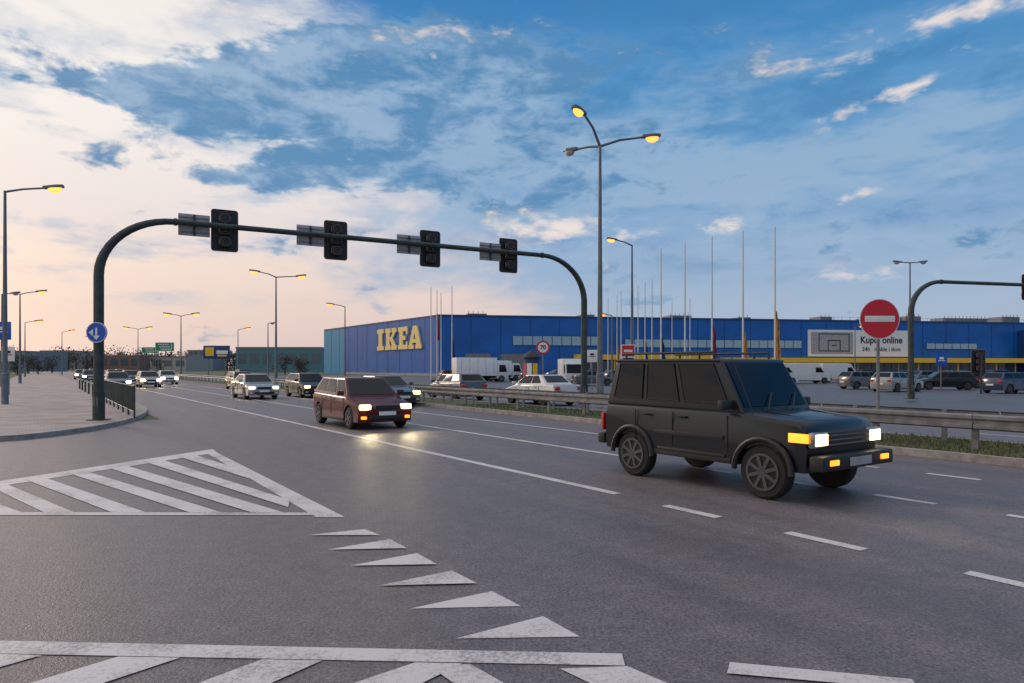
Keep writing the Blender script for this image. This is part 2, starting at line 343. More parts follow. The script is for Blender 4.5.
def beams(ob,L,W,zl,power):   # the lit headlamps throw light on the road
    for sgn in (-1,1):
        l=bpy.data.lights.new('headlamp_beam','SPOT'); l.energy=power; l.color=(1,.80,.45); l.spot_size=rad(80); l.spot_blend=1; l.shadow_soft_size=.08
        o=bpy.data.objects.new('headlamp_beam',l); scene.collection.objects.link(o); o.parent=ob
        o.location=(L/2+.12,sgn*(W/2-.24),zl)
        o.rotation_euler=Vector((-1,0,.16)).to_track_quat('Z','Y').to_euler()
HD=math.atan2(-D.y,-D.x)
def lane(s,t,h=HD): return TM(R(s,t,.004),h)
o=car('off_road_vehicle',lane(6.95,8.95),PB,L=3.95,W=1.78,Ht=1.95,r=.37,kind='suv'); beams(o,3.95,1.78,.85,60)
o=car('hatchback_car',lane(20.2,8.2),PR,L=4.1,W=1.74,Ht=1.5,r=.32,amber=True); beams(o,4.1,1.74,.66,110)
car('sedan_car',lane(41,10.2),PS,L=4.4,W=1.76,Ht=1.42,kind='sedan')
car('hatchback_car',lane(41,13.3),PB,L=4.0,W=1.7,Ht=1.45)
car('sedan_car',lane(29.8,13.3),PG,L=4.4,W=1.75,Ht=1.42,kind='sedan')
car('hatchback_car',lane(69,8.0),PS,L=4.0,far=True); car('hatchback_car',lane(86,8.2),PG,far=True); car('sedan_car',lane(80,11),PW,kind='sedan',L=4.4,far=True)
car('sedan_car',lane(108,8.2),PG,kind='sedan',L=4.4,far=True);car('hatchback_car',lane(128,10.8),PS,far=True);car('hatchback_car',lane(150,8.2),PW,far=True)
car('hatchback_car',lane(62,5.0),PG,far=True); car('sedan_car',lane(98,5),PN,kind='sedan',L=4.4,far=True); car('hatchback_car',lane(120,5),PS,far=True)
car('hatchback_car',lane(58,13.4),PG)
car('hatchback_car',lane(33,19,HD+math.pi),PG,lit=False); car('sedan_car',lane(26.5,20,HD+math.pi),PW,lit=False,kind='sedan',L=4.4)
car('hatchback_car',lane(95,22,HD+math.pi),PB,lit=False)
protos=[]
cols=[PG,PS,PB,PN,PG,PR]
for i,(u,Y) in enumerate([(592,66),(655,70)]):
    protos.append(car('parked_car',TM(br(u,Y,.004),.3+i*.1),cols[i*2],kind='hatch' if i else 'sedan',L=4.2,lit=False))
for i in range(3): protos.append(car('parked_car',TM(br(690+i*28,72+i,.004),HD),cols[3+i],lit=False))
for i,(u,Y,h) in enumerate([(864,56,.2),(944,54,2.9),(985,58,.1),(1012,47,.3),(1050,52,.2),(960,72,.2),(915,80,.4),(870,85,.2),(620,80,.3),(560,95,.3),(535,84,.3),(600,96,.2),(455,84,.4),(1000,82,.1),(1045,85,.2),(740,95,.2),(780,98,.2),(835,96,.2),(975,64,.3),(925,66,.1)]):
    inst(protos[(i*3+3)%5],br(u,Y,.004),h)
car('parked_car',TM(br(897,50,.004),.5),PS,lit=False)
v0=car('white_van',TM(br(772,72,.004),.25),PW,L=5.4,W=1.95,Ht=2.2,r=.34,kind='van',lit=False)
inst(v0,br(804,75,.004),.12); inst(v0,br(836,80,.004),.25); inst(v0,br(738,70,.004),.35)
def truck(name,p,rz,L=6.2,Ht=3.0):
    b=B(name)
    b.box((-.7,0,.75+(Ht-.75)/2),(L-1.6,2.2,Ht-.75),WHT,bevel=.04)
    for k in range(5): b.box((-.7-(L-1.6)/2+.6+k*(L-2.6)/4,0,1.9),(.03,2.215,Ht-1.1),GREYP)
    b.prism([(L/2-.05,-1,.4),(L/2,-1,1.1),(L/2-.35,-1,2.1),(L/2-.5,-1,2.3),(L/2-1.5,-1,2.3),(L/2-1.5,-1,.4)],(0,2.0,0),PW,bevel=.04)
    b.patch((L/2,-.9,1.15),(L/2,.9,1.15),(L/2-.33,.9,2.1),(L/2-.33,-.9,2.1),0,1,0.05,.95,.02,GLASS)
    for sg in (-1,1):
        b.prism([(L/2-.2,sg*1.0,1.2),(L/2-1.2,sg*1.0,1.2),(L/2-1.2,sg*1.0,2.05),(L/2-.45,sg*1.0,2.05)],(0,sg*.01,0),GLASS)
        b.box((L/2-.02,sg*.75,.7),(.08,.3,.18),HEADOFF,bevel=.02)
        for a in (L/2-.9,-L/2+1.3):
            b.tube([(a,sg*.75,.42),(a,sg*.78,.42),(a,sg*.98,.42),(a,sg*1.01,.42)],[.38,.42,.42,.38],RUB,n=20); b.tube([(a,sg*1.01,.42),(a,sg*1.02,.42)],.22,RIM,n=14)
    b.box((0,0,.6),(L-.6,1.0,.25),DARK)
    o=b.done(); o.matrix_world=TM(p,rz); return o
truck('box_truck',br(480,82,.004),.35,L=6.6,Ht=2.9); truck('box_truck',br(500,88,.004),.3,L=5.5,Ht=2.6); truck('box_truck',br(572,68,.004),-1.5,L=5,Ht=2.6)
# ------------------------------------------------------------ gantries with signals
AMBER_EDGE=mat('reflective_board_edge',(.26,.10,.05),.5)
def head(b,c,yaw,back=True):
    M0=b.M; b.M=Matrix.Translation(c)@Matrix.Rotation(yaw,4,'Z')
    w,h=.43,.72; pts=[]
    for cx,cz,a0 in ((w-.09,h-.09,0),(-w+.09,h-.09,90),(-w+.09,-h+.09,180),(w-.09,-h+.09,270)):
        for k in range(5):
            a=rad(a0+k*22.5); pts.append((cx+.09*math.cos(a),0,cz+.09*math.sin(a)))
    b.prism(pts,(0,.02,0),BLK)
    b.tube([(p[0],-.004,p[2]) for p in pts]+[(pts[0][0],-.004,pts[0][2])],.013,AMBER_EDGE,n=6)
    for k in (-1,0,1):
        b.box((0,-.12,k*.40),(.36,.22,.37),BLK,bevel=.03)
        b.tube([(math.cos(i*math.pi/8)*.15,-.235,k*.40+math.sin(i*math.pi/8)*.15) for i in range(17)],.008,AMBER_EDGE,n=5)
        for i,sx in enumerate((-1,1)): b.box((sx*.19,-.13,k*.40),(.02,.05,.2),GREYP)
        b.tube([(0,.02,k*.40),(0,.26,k*.40)],[.155,.16],BLK,n=16,caps=False)
        b.tube([(0,.021,k*.40),(0,.035,k*.40)],.145,(RED if k==1 else GREYP),n=16)
    b.tube([(0,-.3,-.1),(0,-.3,.25)],.04,STEELD,n=8)
    b.box((0,-.26,0.05),(.1,.12,.3),STEELD)
    b.M=M0
def gantry(name,A,Bp,zt,items,rad0=.15,both=True,round_sign=False):
    b=B(name); A=Vector(A);Bp=Vector(Bp); e=(Bp-A); e.z=0; Lr=e.length; e.normalize(); cr=1.9 if Lr>15 else 1.7
    z0=A.z
    pts=[A.copy(),A+Vector((0,0,1.2)),A+Vector((0,0,(zt-cr-z0)))]
    n=12
    for k in range(1,n+1):
        a=math.pi/2*k/n; pts.append(Vector((A.x,A.y,zt-cr))+e*(cr*1.15*(1-math.cos(a)))+Vector((0,0,cr*math.sin(a))))
    end=(Bp-e*cr*1.15) if both else Bp
    m=10; st=pts[-1].copy()
    for k in range(1,m+1): 
        q_=st.lerp(Vector((end.x,end.y,zt)),k/m); pts.append(q_)
    if both:
        for k in range(1,n+1):
            a=math.pi/2*k/n; pts.append(Vector((Bp.x,Bp.y,zt-cr))-e*(cr*1.15*(1-math.sin(a)))+Vector((0,0,cr*math.cos(a))))
        pts.append(Vector((Bp.x,Bp.y,Bp.z)))
    rs=[rad0]*3
    for i in range(3,len(pts)):
        if i<3+n: rs.append(rad0*(1-.36*(i-3)/n))
        elif i<3+n+m: rs.append(rad0*.64)
        else: rs.append(rad0*(.64+.31*min(1,(i-3-n-m)/n)))
    b.tube(pts,rs,STEELD,n=16)
    for i in (3+n-1,3+n+m//2,3+n+m-1):
        d=(pts[i+1]-pts[i-1]).normalized() if i+1<len(pts) else e
        b.tube([pts[i]-d*.05,pts[i]+d*.05],rs[i]*1.25,STEELD,n=16)
    for P in ([A,Bp] if both else [A]):
        b.box((P.x,P.y,P.z+.015),(.5,.5,.03),STEELD); b.tube([P,P+Vector((0,0,.9))],rad0*1.18,STEELD,n=16)
        b.box((P.x,P.y-rad0-.005,P.z+.6),(.12,.03,.3),GREYP)
    yaw=math.atan2(e.y,e.x)
    for kk,pl in items:
        c=Vector((A.x,A.y,0))+e*kk
        c.z=zt-.02; nrm=Vector((-e.y,e.x,0))
        head(b,c+Vector((0,0,-.05))+nrm*.42,yaw)
        if pl:
            cc=c+nrm*.2-e*(.98); b.box(cc+Vector((0,0,.0)),(.98,.03,.74),PLATE,rz=yaw,bevel=.01)
            for dz in (.25,-.25): b.box(cc-nrm*.03+Vector((0,0,dz)),(.94,.03,.03),GREYP,rz=yaw)
            b.box(cc-nrm*.05,(.06,.05,.68),STEELD,rz=yaw)
    if round_sign:
        c=A+Vector((.1,-.28,0)); c.z=2.88
        b.tube([c,c+Vector((0,.02,0))],.33,SBLUE,n=32); 
        ring=[c+Vector((math.cos(i*math.pi/16)*.31,-.006,math.sin(i*math.pi/16)*.31)) for i in range(33)]; b.tube(ring,.012,WHT,n=6)
        b.box(c+Vector((0,-.01,.0)),(.06,.01,.3),WHT)
        b.prism([c+Vector((-.11,-.012,-.1)),c+Vector((0,-.012,-.24)),c+Vector((.11,-.012,-.1))],(0,-.004,0),WHT)
        b.prism([c+Vector((-.24,-.012,.0)),c+Vector((-.1,-.012,.11)),c+Vector((-.1,-.012,-.11))],(0,-.004,0),WHT)
    return b.done()
GA=Vector((-13.1,21.65,.12)); GB=Vector((3.22,30.5,.13))
e=(GB-GA);e.z=0;GL=e.length;e.normalize()
def kfor(u):
    r=(u-512)/F; return (r*GA.y-GA.x)/(e.x-r*e.y)
gantry('traffic_light_gantry',GA,GB,6.62,[(kfor(226),1),(kfor(338.5),1),(kfor(434),1),(kfor(513),1)],round_sign=True)
GA2=br(911,36,.12); gantry('traffic_light_gantry',GA2,GA2+Vector((14,3.5,0)),6.35,[(8.35,0),(12.4,1)],both=False,rad0=.15)
# ------------------------------------------------------------ street lamps
def lamp(u,Y,h,arms,z0=.1,r=.11,lit=True,hs=1.0,glow=0):
    b=B('street_lamp'); P=br(u,Y,z0)
    b.tube([P,P+Vector((0,0,.02)),P+Vector((0,0,1.4)),P+Vector((0,0,1.45)),Vector((P.x,P.y,h))],[r*1.35,r*1.3,r*1.3,r,r*.5],LAMPP,n=12)
    b.box((P.x,P.y-r*1.3,.9),(r*.9,.02,.35),GREYP)
    for dx,dy,dz,on in arms:
        a=Vector((P.x,P.y,h-.05)); c=a+Vector((dx,dy,dz)); mid=a+Vector((dx*.45,dy*.45,dz*.62))
        b.tube([a,mid,c],[r*.5,r*.42,r*.38],LAMPP,n=8)
        dv=Vector((dx,dy,0)).normalized(); yw=math.atan2(dv.y,dv.x); pitch=-.12 if dz<1.5 else -.25
        hc=c+dv*.3*hs
        M=Matrix.Translation(hc)@Matrix.Rotation(yw,4,'Z')@Matrix.Rotation(pitch,4,'Y'); M0=b.M; b.M=M
        b.prism([(-.35*hs,-.09*hs,0),(.15*hs,-.16*hs,0),(.42*hs,-.1*hs,0),(.42*hs,.1*hs,0),(.15*hs,.16*hs,0),(-.35*hs,.09*hs,0)],(0,0,.12*hs),LAMPP,bevel=.02)
        m=SOD if on else HEADOFF
        vs=[];fs=[];n=14
        for j in range(4):
            a_=j/4*math.pi/2
            for k in range(n):
                th=2*math.pi*k/n; vs.append((.08*hs+.27*hs*math.cos(th)*math.cos(a_),.14*hs*math.sin(th)*math.cos(a_),-.19*hs*math.sin(a_)-.002))
        vs.append((.08*hs,0,-.20*hs))
        for j in range(3):
            for k in range(n): fs.append((j*n+k,j*n+(k+1)%n,(j+1)*n+(k+1)%n,(j+1)*n+k))
        for k in range(n): fs.append((3*n+k,3*n+(k+1)%n,4*n))
        b.add(vs,fs,m); b.M=M0
    return b.done()
lamp(600,30.5,11.7,[(-.8,-.9,1.1,True),(-.95,1.2,.25,False),(2.0,.4,.55,True)],r=.13,hs=1.15)
lamp(5,31,9.8,[(1.6,.3,.25,True)],hs=1.1)
lamp(632,47,10.2,[(-1.1,-.2,.35,True)])
lamp(276,62,10.0,[(-1.4,-.3,.45,True),(1.8,.2,.1,True)],hs=1.2)
lamp(345,88,9.6,[(-1.4,-.2,.3,True)],hs=1.3)
lamp(910,60,11.0,[(-.8,0,.05,False),(.8,0,.05,False)])
lamp(181,100,9.3,[(-1.5,0,.3,True),(1.6,0,.3,True)],hs=1.5)
lamp(138,140,9.6,[(-1.8,0,.3,True),(1.8,0,.3,True)],hs=1.6)
lamp(20,70,9.3,[(1.5,.3,.3,True)],hs=1.3)
lamp(238,130,8.9,[(1.4,0,.3,True)],hs=1.4); lamp(268,100,8.2,[(.3,0,.05,False)]); lamp(2,58,8,[(.8,0,.1,False)])
lamp(25,115,9.3,[(1.5,.3,.3,True)],hs=1.6); lamp(96,190,9.8,[(-1.6,0,.3,True)],hs=1.8); lamp(62,150,9.5,[(1.6,0,.3,True)],hs=1.6)
lamp(855,105,8,[(.6,0,.1,True)]); lamp(612,75,7.5,[(-.6,0,.1,True)])
# ------------------------------------------------------------ guard rail
gr=B('guard_rail')
def wbeam(t,s0,s1,z0=.13,side=-1):
    prof=[(0,.0),(.05,.03),(.05,.09),(0,.13),(0,.18),(.05,.22),(.05,.28),(0,.31)]
    n=len(prof); vs=[]
    for s_ in (s0,s1):
        for (o,z) in prof: vs.append(R(s_,t+side*o,z0+.42+z))
        for (o,z) in prof: vs.append(R(s_,t+side*(o-.006)+.002,z0+.42+z))
    m2=2*n; fs=[]
    for i in range(n-1): fs.append((i,i+1,i+1+m2,i+m2)); fs.append((i+n,i+n+m2,i+1+n+m2,i+1+n))
    gr.add(vs,fs,STEEL)
for k in range(70): wbeam(15.35,-22+k*4,-22+(k+1)*4-.02)
for k in range(140):
    s_=-22+k*2; P=R(s_,15.47,.13); gr.box((P.x,P.y,.13+.36),(.06,.12,.74),STEEL,rz=rad(34.6)); 
for k in range(70): wbeam(16.6,-22+k*4,-22+(k+1)*4-.02,side=1)
for k in range(140):
    P=R(-21+k*2,16.48,.13); gr.box((P.x,P.y,.13+.36),(.06,.1,.74),STEEL,rz=rad(34.6))
gr.done(False)
# ------------------------------------------------------------ signs
def sign_noentry(P,zc,r=.45):
    b=B('no_entry_sign'); 
    b.tube([P,Vector((P.x,P.y,zc+r*.6))],.035,GREYP,n=10)
    c=Vector((P.x,P.y-.05,zc)); b.tube([c,c+Vector((0,-.02,0))],r,WHT,n=48); b.tube([c+Vector((0,-.0205,0)),c+Vector((0,-.026,0))],r*.96,RED,n=48)
    b.box(c+Vector((0,-.029,0)),(r*1.5,.006,r*.30),WHT,bevel=.002)
    b.box(c+Vector((0,.03,.15)),(.3,.03,.04),GREYP); b.box(c+Vector((0,.03,-.15)),(.3,.03,.04),GREYP)
    return b.done()
sign_noentry(br(878,15.4,.13),2.88)
def text(parent,body,loc,size,m,nrm_yaw,ext=.004,offset=0.0):
    cu=bpy.data.curves.new(body,'FONT'); cu.body=body; cu.size=size; cu.extrude=ext; cu.align_x='CENTER'; cu.align_y='CENTER'; cu.offset=offset
    o=bpy.data.objects.new('lettering',cu); scene.collection.objects.link(o); o.data.materials.append(m)
    o.matrix_world=Matrix.Translation(loc)@Matrix.Rotation(nrm_yaw,4,'Z')@Matrix.Rotation(math.pi/2,4,'X')
    if parent: o.parent=parent; o.matrix_parent_inverse=parent.matrix_world.inverted()
    return o
b=B('speed_limit_sign'); P=br(543,42,.13); zc=3.0
b.tube([P,Vector((P.x,P.y,zc+.3))],.035,GREYP,n=8); c=Vector((P.x,P.y-.05,zc)); b.tube([c,c+Vector((0,-.02,0))],.42,RED,n=32); b.tube([c+Vector((0,-.0205,0)),c+Vector((0,-.026,0))],.31,WHT,n=32)
o=b.done(); text(o,'70',c+Vector((0,-.032,0)),.36,BLK,0,offset=.01)
b=B('traffic_sign'); P=br(628,36,.13); zc=2.55
b.tube([P,Vector((P.x,P.y,zc+.4))],.035,GREYP,n=8); c=Vector((P.x,P.y-.06,zc)); b.box(c,(.74,.02,.86),WHT,bevel=.005); b.box(c+Vector((0,-.014,.1)),(.66,.006,.58),RED); b.box(c+Vector((0,-.02,.1)),(.46,.006,.12),WHT); b.box(c+Vector((0,-.014,-.32)),(.6,.006,.1),BLK); b.done()
for (u,Y,zc,col) in [(4,34,3.6,SBLUE),(9,42,2.6,WHT),(592,50,2.6,WHT),(941,48,2.3,SBLUE)]:
    b=B('traffic_sign'); P=br(u,Y,.12); b.tube([P,Vector((P.x,P.y,zc+.4))],.035,GREYP,n=8); c=Vector((P.x,P.y-.06,zc)); b.box(c,(.8,.02,.9),col,bevel=.01); b.box(c+Vector((0,-.014,-.05)),(.5,.006,.06),WHT if col!=WHT else RED); b.box(c+Vector((0,-.014,.12)),(.3,.006,.16),WHT if col!=WHT else BLK); b.done()
# direction signs over the far carriageway
for (u,Y,zc,w_) in [(165,115,5.2,3.2),(150,170,6.0,4.0)]:
    b=B('direction_sign'); P=br(u,Y,.1)
    for dx in (-w_*.35,w_*.35): b.tube([P+Vector((dx,0,0)),Vector((P.x+dx,P.y,zc+.7))],.07,GREYP,n=8)
    b.box((P.x,P.y-.1,zc),(w_,.04,1.5),WHT,bevel=.01); b.box((P.x,P.y-.125,zc),(w_-.16,.01,1.34),SGREEN)
    for k in range(3): b.box((P.x-.2+.2*k,P.y-.135,zc+.4-.4*k),(w_*.55,.008,.14),WHT)
    b.box((P.x+w_*.36,P.y-.135,zc),(.12,.008,.9),WHT); b.done()
b=B('traffic_light'); P=br(981,42,.13); b.tube([P,P+Vector((0,0,2.4))],.06,STEELD,n=10); head(b,P+Vector((0,.25,2.0)),0); b.done()
b=B('advertising_column'); P=br(532,48,.12); 
b.tube([P,P+Vector((0,0,.3)),P+Vector((0,0,.31)),P+Vector((0,0,2.3))],[.62,.62,.55,.55],BLUED,n=24); b.tube([P+Vector((0,0,2.3)),P+Vector((0,0,2.38)),P+Vector((0,0,2.6)),P+Vector((0,0,2.9))],[.7,.7,.45,.05],BLK,n=24)
for k,mm_ in enumerate((RED,WHT,YEL,SBLUE)):
    a=-1.57+(k-1.5)*.75; cc=P+Vector((math.cos(a)*.555,math.sin(a)*.555,1.3)); b.box(cc,(.36,.03,1.3),mm_,rz=a+math.pi/2)
b.done()
b=B('pedestrian_railing')
for s0 in [R(25.5+1.9*k,2.55,.12) for k in range(9)]:
    a=s0;c=s0+D*1.8
    b.tube([a,a+Vector((0,0,1.05)),c+Vector((0,0,1.05)),c],.028,STEELD,n=8); b.tube([a+Vector((0,0,.2)),c+Vector((0,0,.2))],.02,STEELD,n=6)
    for k in range(1,12): p_=a.lerp(c,k/12); b.tube([p_+Vector((0,0,.2)),p_+Vector((0,0,1.05))],.011,STEELD,n=5)
b.done()
for (s_,t_) in [(46,2.5),(50,2.5),(54,2.5),(58,2.5),(62,2.5)]:
    b=B('bollard'); P=R(s_,t_,.12); b.tube([P,P+Vector((0,0,.85)),P+Vector((0,0,.92))],[.06,.06,.03],STEELD,n=12); b.tube([P+Vector((0,0,.7)),P+Vector((0,0,.78))],.062,WHT,n=12); b.done()
# ------------------------------------------------------------ flagpoles
def flagpole(u,Y,h,flag=None,z1=5.0,z2=2.2):
    b=B('flagpole'); P=br(u,Y,.0); b.tube([P,P+Vector((0,0,h))],[.085,.045],CREAMP,n=10); b.tube([P+Vector((0,0,h)),P+Vector((0,0,h+.12))],[.06,.02],CREAMP,n=8); b.box((P.x,P.y,.1),(.4,.4,.2),CONC)
    if flag:
        rows=16; cols_=8; vs=[]
        for i in range(rows+1):
            f=i/rows; w=.10+.22*min(1,f*1.6)+.05*math.sin(f*9)
            for j in range(cols_+1):
                g_=j/cols_; vs.append((P.x+.07+w*g_,P.y+.10*math.sin(g_*10+f*3),z1-(z1-z2)*f-.35*g_*(1+.4*math.sin(g_*8))))
        fs=[(i*(cols_+1)+j,i*(cols_+1)+j+1,(i+1)*(cols_+1)+j+1,(i+1)*(cols_+1)+j) for i in range(rows) for j in range(cols_)]
        b.add(vs,fs,flag)
    b.done()
FR=mat('flag_red',(.30,.03,.05),.85,var=.3); FO=mat('flag_orange',(.55,.27,.06),.85,var=.3); FN=mat('flag_navy',(.02,.04,.16),.85)
for a in [(775,50,12,FO,6,2.4),(743,52,12.1,FO,4.6,2.6),(712,54,12,FR,5.3,2.6),(685,57,12,None),(661,59,12,FN,4.5,2.4),(652,80,12),(645,83,12,FN,5,2.4),(638,86,12),(633,89,12),(621,93,12),(617,97,12,FO,5,2.4),(608,101,12),(690,92,11),(672,97,11),(431,88,12),(437,91,12,FR,9,5.5),(441,93,11.8),(452,86,12,FN,5.5,3)]: flagpole(*a)
# ------------------------------------------------------------ store building
A=Vector((-14.1,134,0)); e1=Vector((.984,.179,0)).normalized(); n1=Vector((e1.y,-e1.x,0)); W_=165; Ht=12
C=A+D*66; E=A+e1*W_; G=E+D*66
b=B('furniture_store_building')
b.prism([A,E,G,C],(0,0,Ht),BLUE)
n2=-N
def fp(k,o,z): v=A+e1*k+n1*o; v.z=z; return v
def sp(k,o,z): v=A+D*k+n2*o; v.z=z; return v
def fbox(k0,k1,z0,z1,o0,o1,m): b.prism([fp(k0,o0,z0),fp(k1,o0,z0),fp(k1,o1,z0),fp(k0,o1,z0)],(0,0,z1-z0),m)
def sbox(k0,k1,z0,z1,o0,o1,m): b.prism([sp(k0,o0,z0),sp(k1,o0,z0),sp(k1,o1,z0),sp(k0,o1,z0)],(0,0,z1-z0),m)
fbox(0,W_,Ht-.25,Ht+.12,.003,.12,BLUED); sbox(0,66,Ht-.25,Ht+.12,.003,.24,BLUED)
sbox(50.5,66.1,0,Ht-.3,.003,.2,BLUE2); sbox(0.01,50.4,.5,Ht-.3,.003,.2,BLUE)
for k in range(1,27): fbox(k*6,k*6+.10,.5,Ht-.3,.003,.05,BLUED)
for k in range(1,11): sbox(k*6,k*6+.1,.5,Ht-.3,.003,.23,BLUED)
fbox(0,W_,0,.5,.003,.1,CONC); sbox(0,50.4,0,.5,.003,.22,CONC)
def winstrip(k0,k1,z0,z1,m,n):
    fbox(k0-.1,k1+.1,z0-.1,z1+.1,.055,.11,BLUED); fbox(k0,k1,z0,z1,.111,.13,m)
    for i in range(1,n): k=k0+(k1-k0)*i/n; fbox(k-.06,k+.06,z0,z1,.131,.17,BLUED)
winstrip(14.5,32.6,6.2,8.0,GLASSL,9); winstrip(38,78,5.9,7.5,GLASSL,20); winstrip(109,122,5.9,7.1,GLASSL,6)
winstrip(82,88,.6,2.6,GLASSB,3)
fbox(27,56,3.3,4.3,.06,2.6,YEL); fbox(59,W_-14,2.75,3.75,.06,3.2,YEL)
fbox(28,55,.5,3.1,.055,.12,GLASSB); fbox(60,W_-16,.5,2.65,.055,.12,GLASSB)
for k in range(30,W_-16,5):
    P=fp(k,2.3,0); top=3.3 if k<56 else 2.75
    if 56<=k<60: continue
    b.tube([P,P+Vector((0,0,top))],.12,YEL if k%2 else CONC,n=8); fbox(k-.05,k+.05,.5,2.6,.121,.18,BLUED)
fbox(5,10,.5,4.4,.055,.14,GREYP); fbox(12,17,.5,4.4,.055,.14,GREYP)
fbox(W_-32,W_-10,.5,10.2,.2,3.4,BLUED)
for i in range(5):
    for j in range(3): fbox(W_-31+i*4.1,W_-31+i*4.1+3.6,4.2+j*2,4.2+j*2+1.6,3.401,3.45,GLASSL)
fbox(79.5,104.5,4.1,9.9,.055,.25,WHT); fbox(80.2,90.4,4.6,9.4,.2501,.262,PLATE)
for i_,(a,c_,z0,z1) in enumerate([(82,89.5,8.9,9.1),(82,82.2,5.2,9.1),(89.3,89.5,5.2,9.1),(82,89.5,5.2,5.4),(84.2,84.4,5.4,7.6),(87.1,87.3,5.4,7.6),(84.2,87.3,7.5,7.7),(85.2,86.3,6.4,6.6)]): fbox(a+.001,c_,z0,z1,.263,.28+i_*.004,BLK)
for k,w,h in [(6,4,.8),(30,3,.9),(50,5,1.0),(86,3,1.2),(98,9,1.1),(108,4,1.6),(118,12,1.3),(134,5,1.8),(66,3,.8)]:
    fbox(k,k+w,Ht+.002,Ht+h,-9,-5,GREYP)
    for j in range(int(w)): fbox(k+j+.1,k+j+.18,Ht+.002,Ht+h+.5,-4.9,-4.8,GREYP)
fbox(84,140,Ht+.95,Ht+1.0,-3.05,-3,GREYP)
for k in range(84,140,2): fbox(k,k+.06,Ht+.002,Ht+.95,-3.05,-3,GREYP)
def letters(kL,z0,h):
    cnt=[0]
    def P(x,y): return sp(kL-x,.0,z0+y*h)
    def bar(pts):
        cnt[0]+=1; o=.25+.004*cnt[0]
        pp=[P(x,y)+n2*.21 for x,y in pts]; b.prism(pp,n2*o,CLET)
    bar([(0,0),(3.6,0),(3.6,.2),(0,.2)]); bar([(0,.8),(3.6,.8),(3.6,1),(0,1)]); bar([(.85,.2),(2.75,.2),(2.75,.8),(.85,.8)])
    x=4.5
    bar([(x,0),(x+2.9,0),(x+2.9,.2),(x,.2)]); bar([(x,.8),(x+2.9,.8),(x+2.9,1),(x,1)]); bar([(x+.55,.2),(x+2.3,.2),(x+2.3,.8),(x+.55,.8)])
    bar([(x+2.3,.42),(x+4.0,.8),(x+5.4,.8),(x+3.4,.42)]); bar([(x+3.5,.8),(x+5.8,.8),(x+5.8,1),(x+3.5,1)])
    bar([(x+2.3,.6),(x+3.6,.6),(x+5.4,.2),(x+3.6,.2)]); bar([(x+3.3,0),(x+6.0,0),(x+6.0,.2),(x+3.3,.2)])
    x=11.3
    bar([(x,0),(x+4.6,0),(x+4.6,.2),(x,.2)]); bar([(x,.8),(x+4.6,.8),(x+4.6,1),(x,1)]); bar([(x+.6,.2),(x+2.3,.2),(x+2.3,.8),(x+.6,.8)])
    bar([(x+2.3,.41),(x+3.6,.41),(x+3.6,.6),(x+2.3,.6)]); bar([(x+3.9,.2),(x+4.6,.2),(x+4.6,.34),(x+3.9,.34)]); bar([(x+3.9,.66),(x+4.6,.66),(x+4.6,.8),(x+3.9,.8)])
    x=16.5
    bar([(x,0),(x+2.3,0),(x+2.3,.18),(x,.18)]); bar([(x+3.2,0),(x+5.8,0),(x+5.8,.18),(x+3.2,.18)])
    bar([(x+.3,.18),(x+1.7,.18),(x+2.95,.82),(x+3.6,1),(x+2.0,1)]); bar([(x+3.6,.18),(x+5.5,.18),(x+3.9,1),(x+2.3,1)]); bar([(x+1.8,.26),(x+3.8,.26),(x+3.6,.42),(x+2.0,.42)])
letters(29.4,5.6,4.8)
store=b.done(False)
yw=math.atan2(e1.y,e1.x)
text(store,'Kupuj online',fp(97.4,.28,7.7),2.05,BLK,yw,offset=.05); text(store,'24h   meble i dom',fp(97.4,.28,5.7),1.3,BLK,yw,offset=.02)
# ------------------------------------------------------------ distant surroundings
def building(name,u0,u1,Y,h,m,rows=2,depth=25):
    b=B(name); a=br(u0,Y);c=br(u1,Y); w=c.x-a.x
    b.prism([a,c,c+Vector((0,depth,0)),a+Vector((0,depth,0))],(0,0,h),m)
    b.box(((a.x+c.x)/2,Y-.06,h-.2),(w+.3,.11,.5),GREYP)
    n=max(3,int(w/4))
    for r_ in range(rows):
        for i in range(n):
            b.box((a.x+(i+.5)*w/n,Y-.03,h*(r_+.55)/rows),(w/n*.7,.05,h/rows*.42),GLASSB)
    b.done(False)
TEAL=mat('teal_cladding',(.07,.19,.22),.6); BEIGE=mat('beige_render',(.36,.33,.30),.8); GREYR=mat('grey_render',(.22,.23,.25),.8); BRK=mat('brick_brown',(.22,.12,.09),.85)
building('warehouse_building',236,322,230,8.5,TEAL,1); building('office_building',188,204,330,10,GREYR,3); building('apartment_building',40,75,380,11,BEIGE,3); building('warehouse_building',-60,25,260,8,GREYR,1); building('shop_building',98,140,300,7,BRK,1)
building('warehouse_building',150,186,280,6,BEIGE,1)
b=B('billboard'); P=br(217,120,0); 
for dx in (-1.5,1.5): b.tube([P+Vector((dx,0,0)),P+Vector((dx,0,5))],.1,GREYP,n=8)
b.box((P.x,P.y-.15,4.4),(4.6,.2,2.3),BLUED,bevel=.02); b.box((P.x-1.2,P.y-.26,4.5),(1.5,.02,1.5),YEL); b.box((P.x+1,P.y-.26,4.4),(2,.02,.6),WHT); b.box((P.x+1,P.y-.26,3.8),(1.6,.02,.3),YEL); b.done()
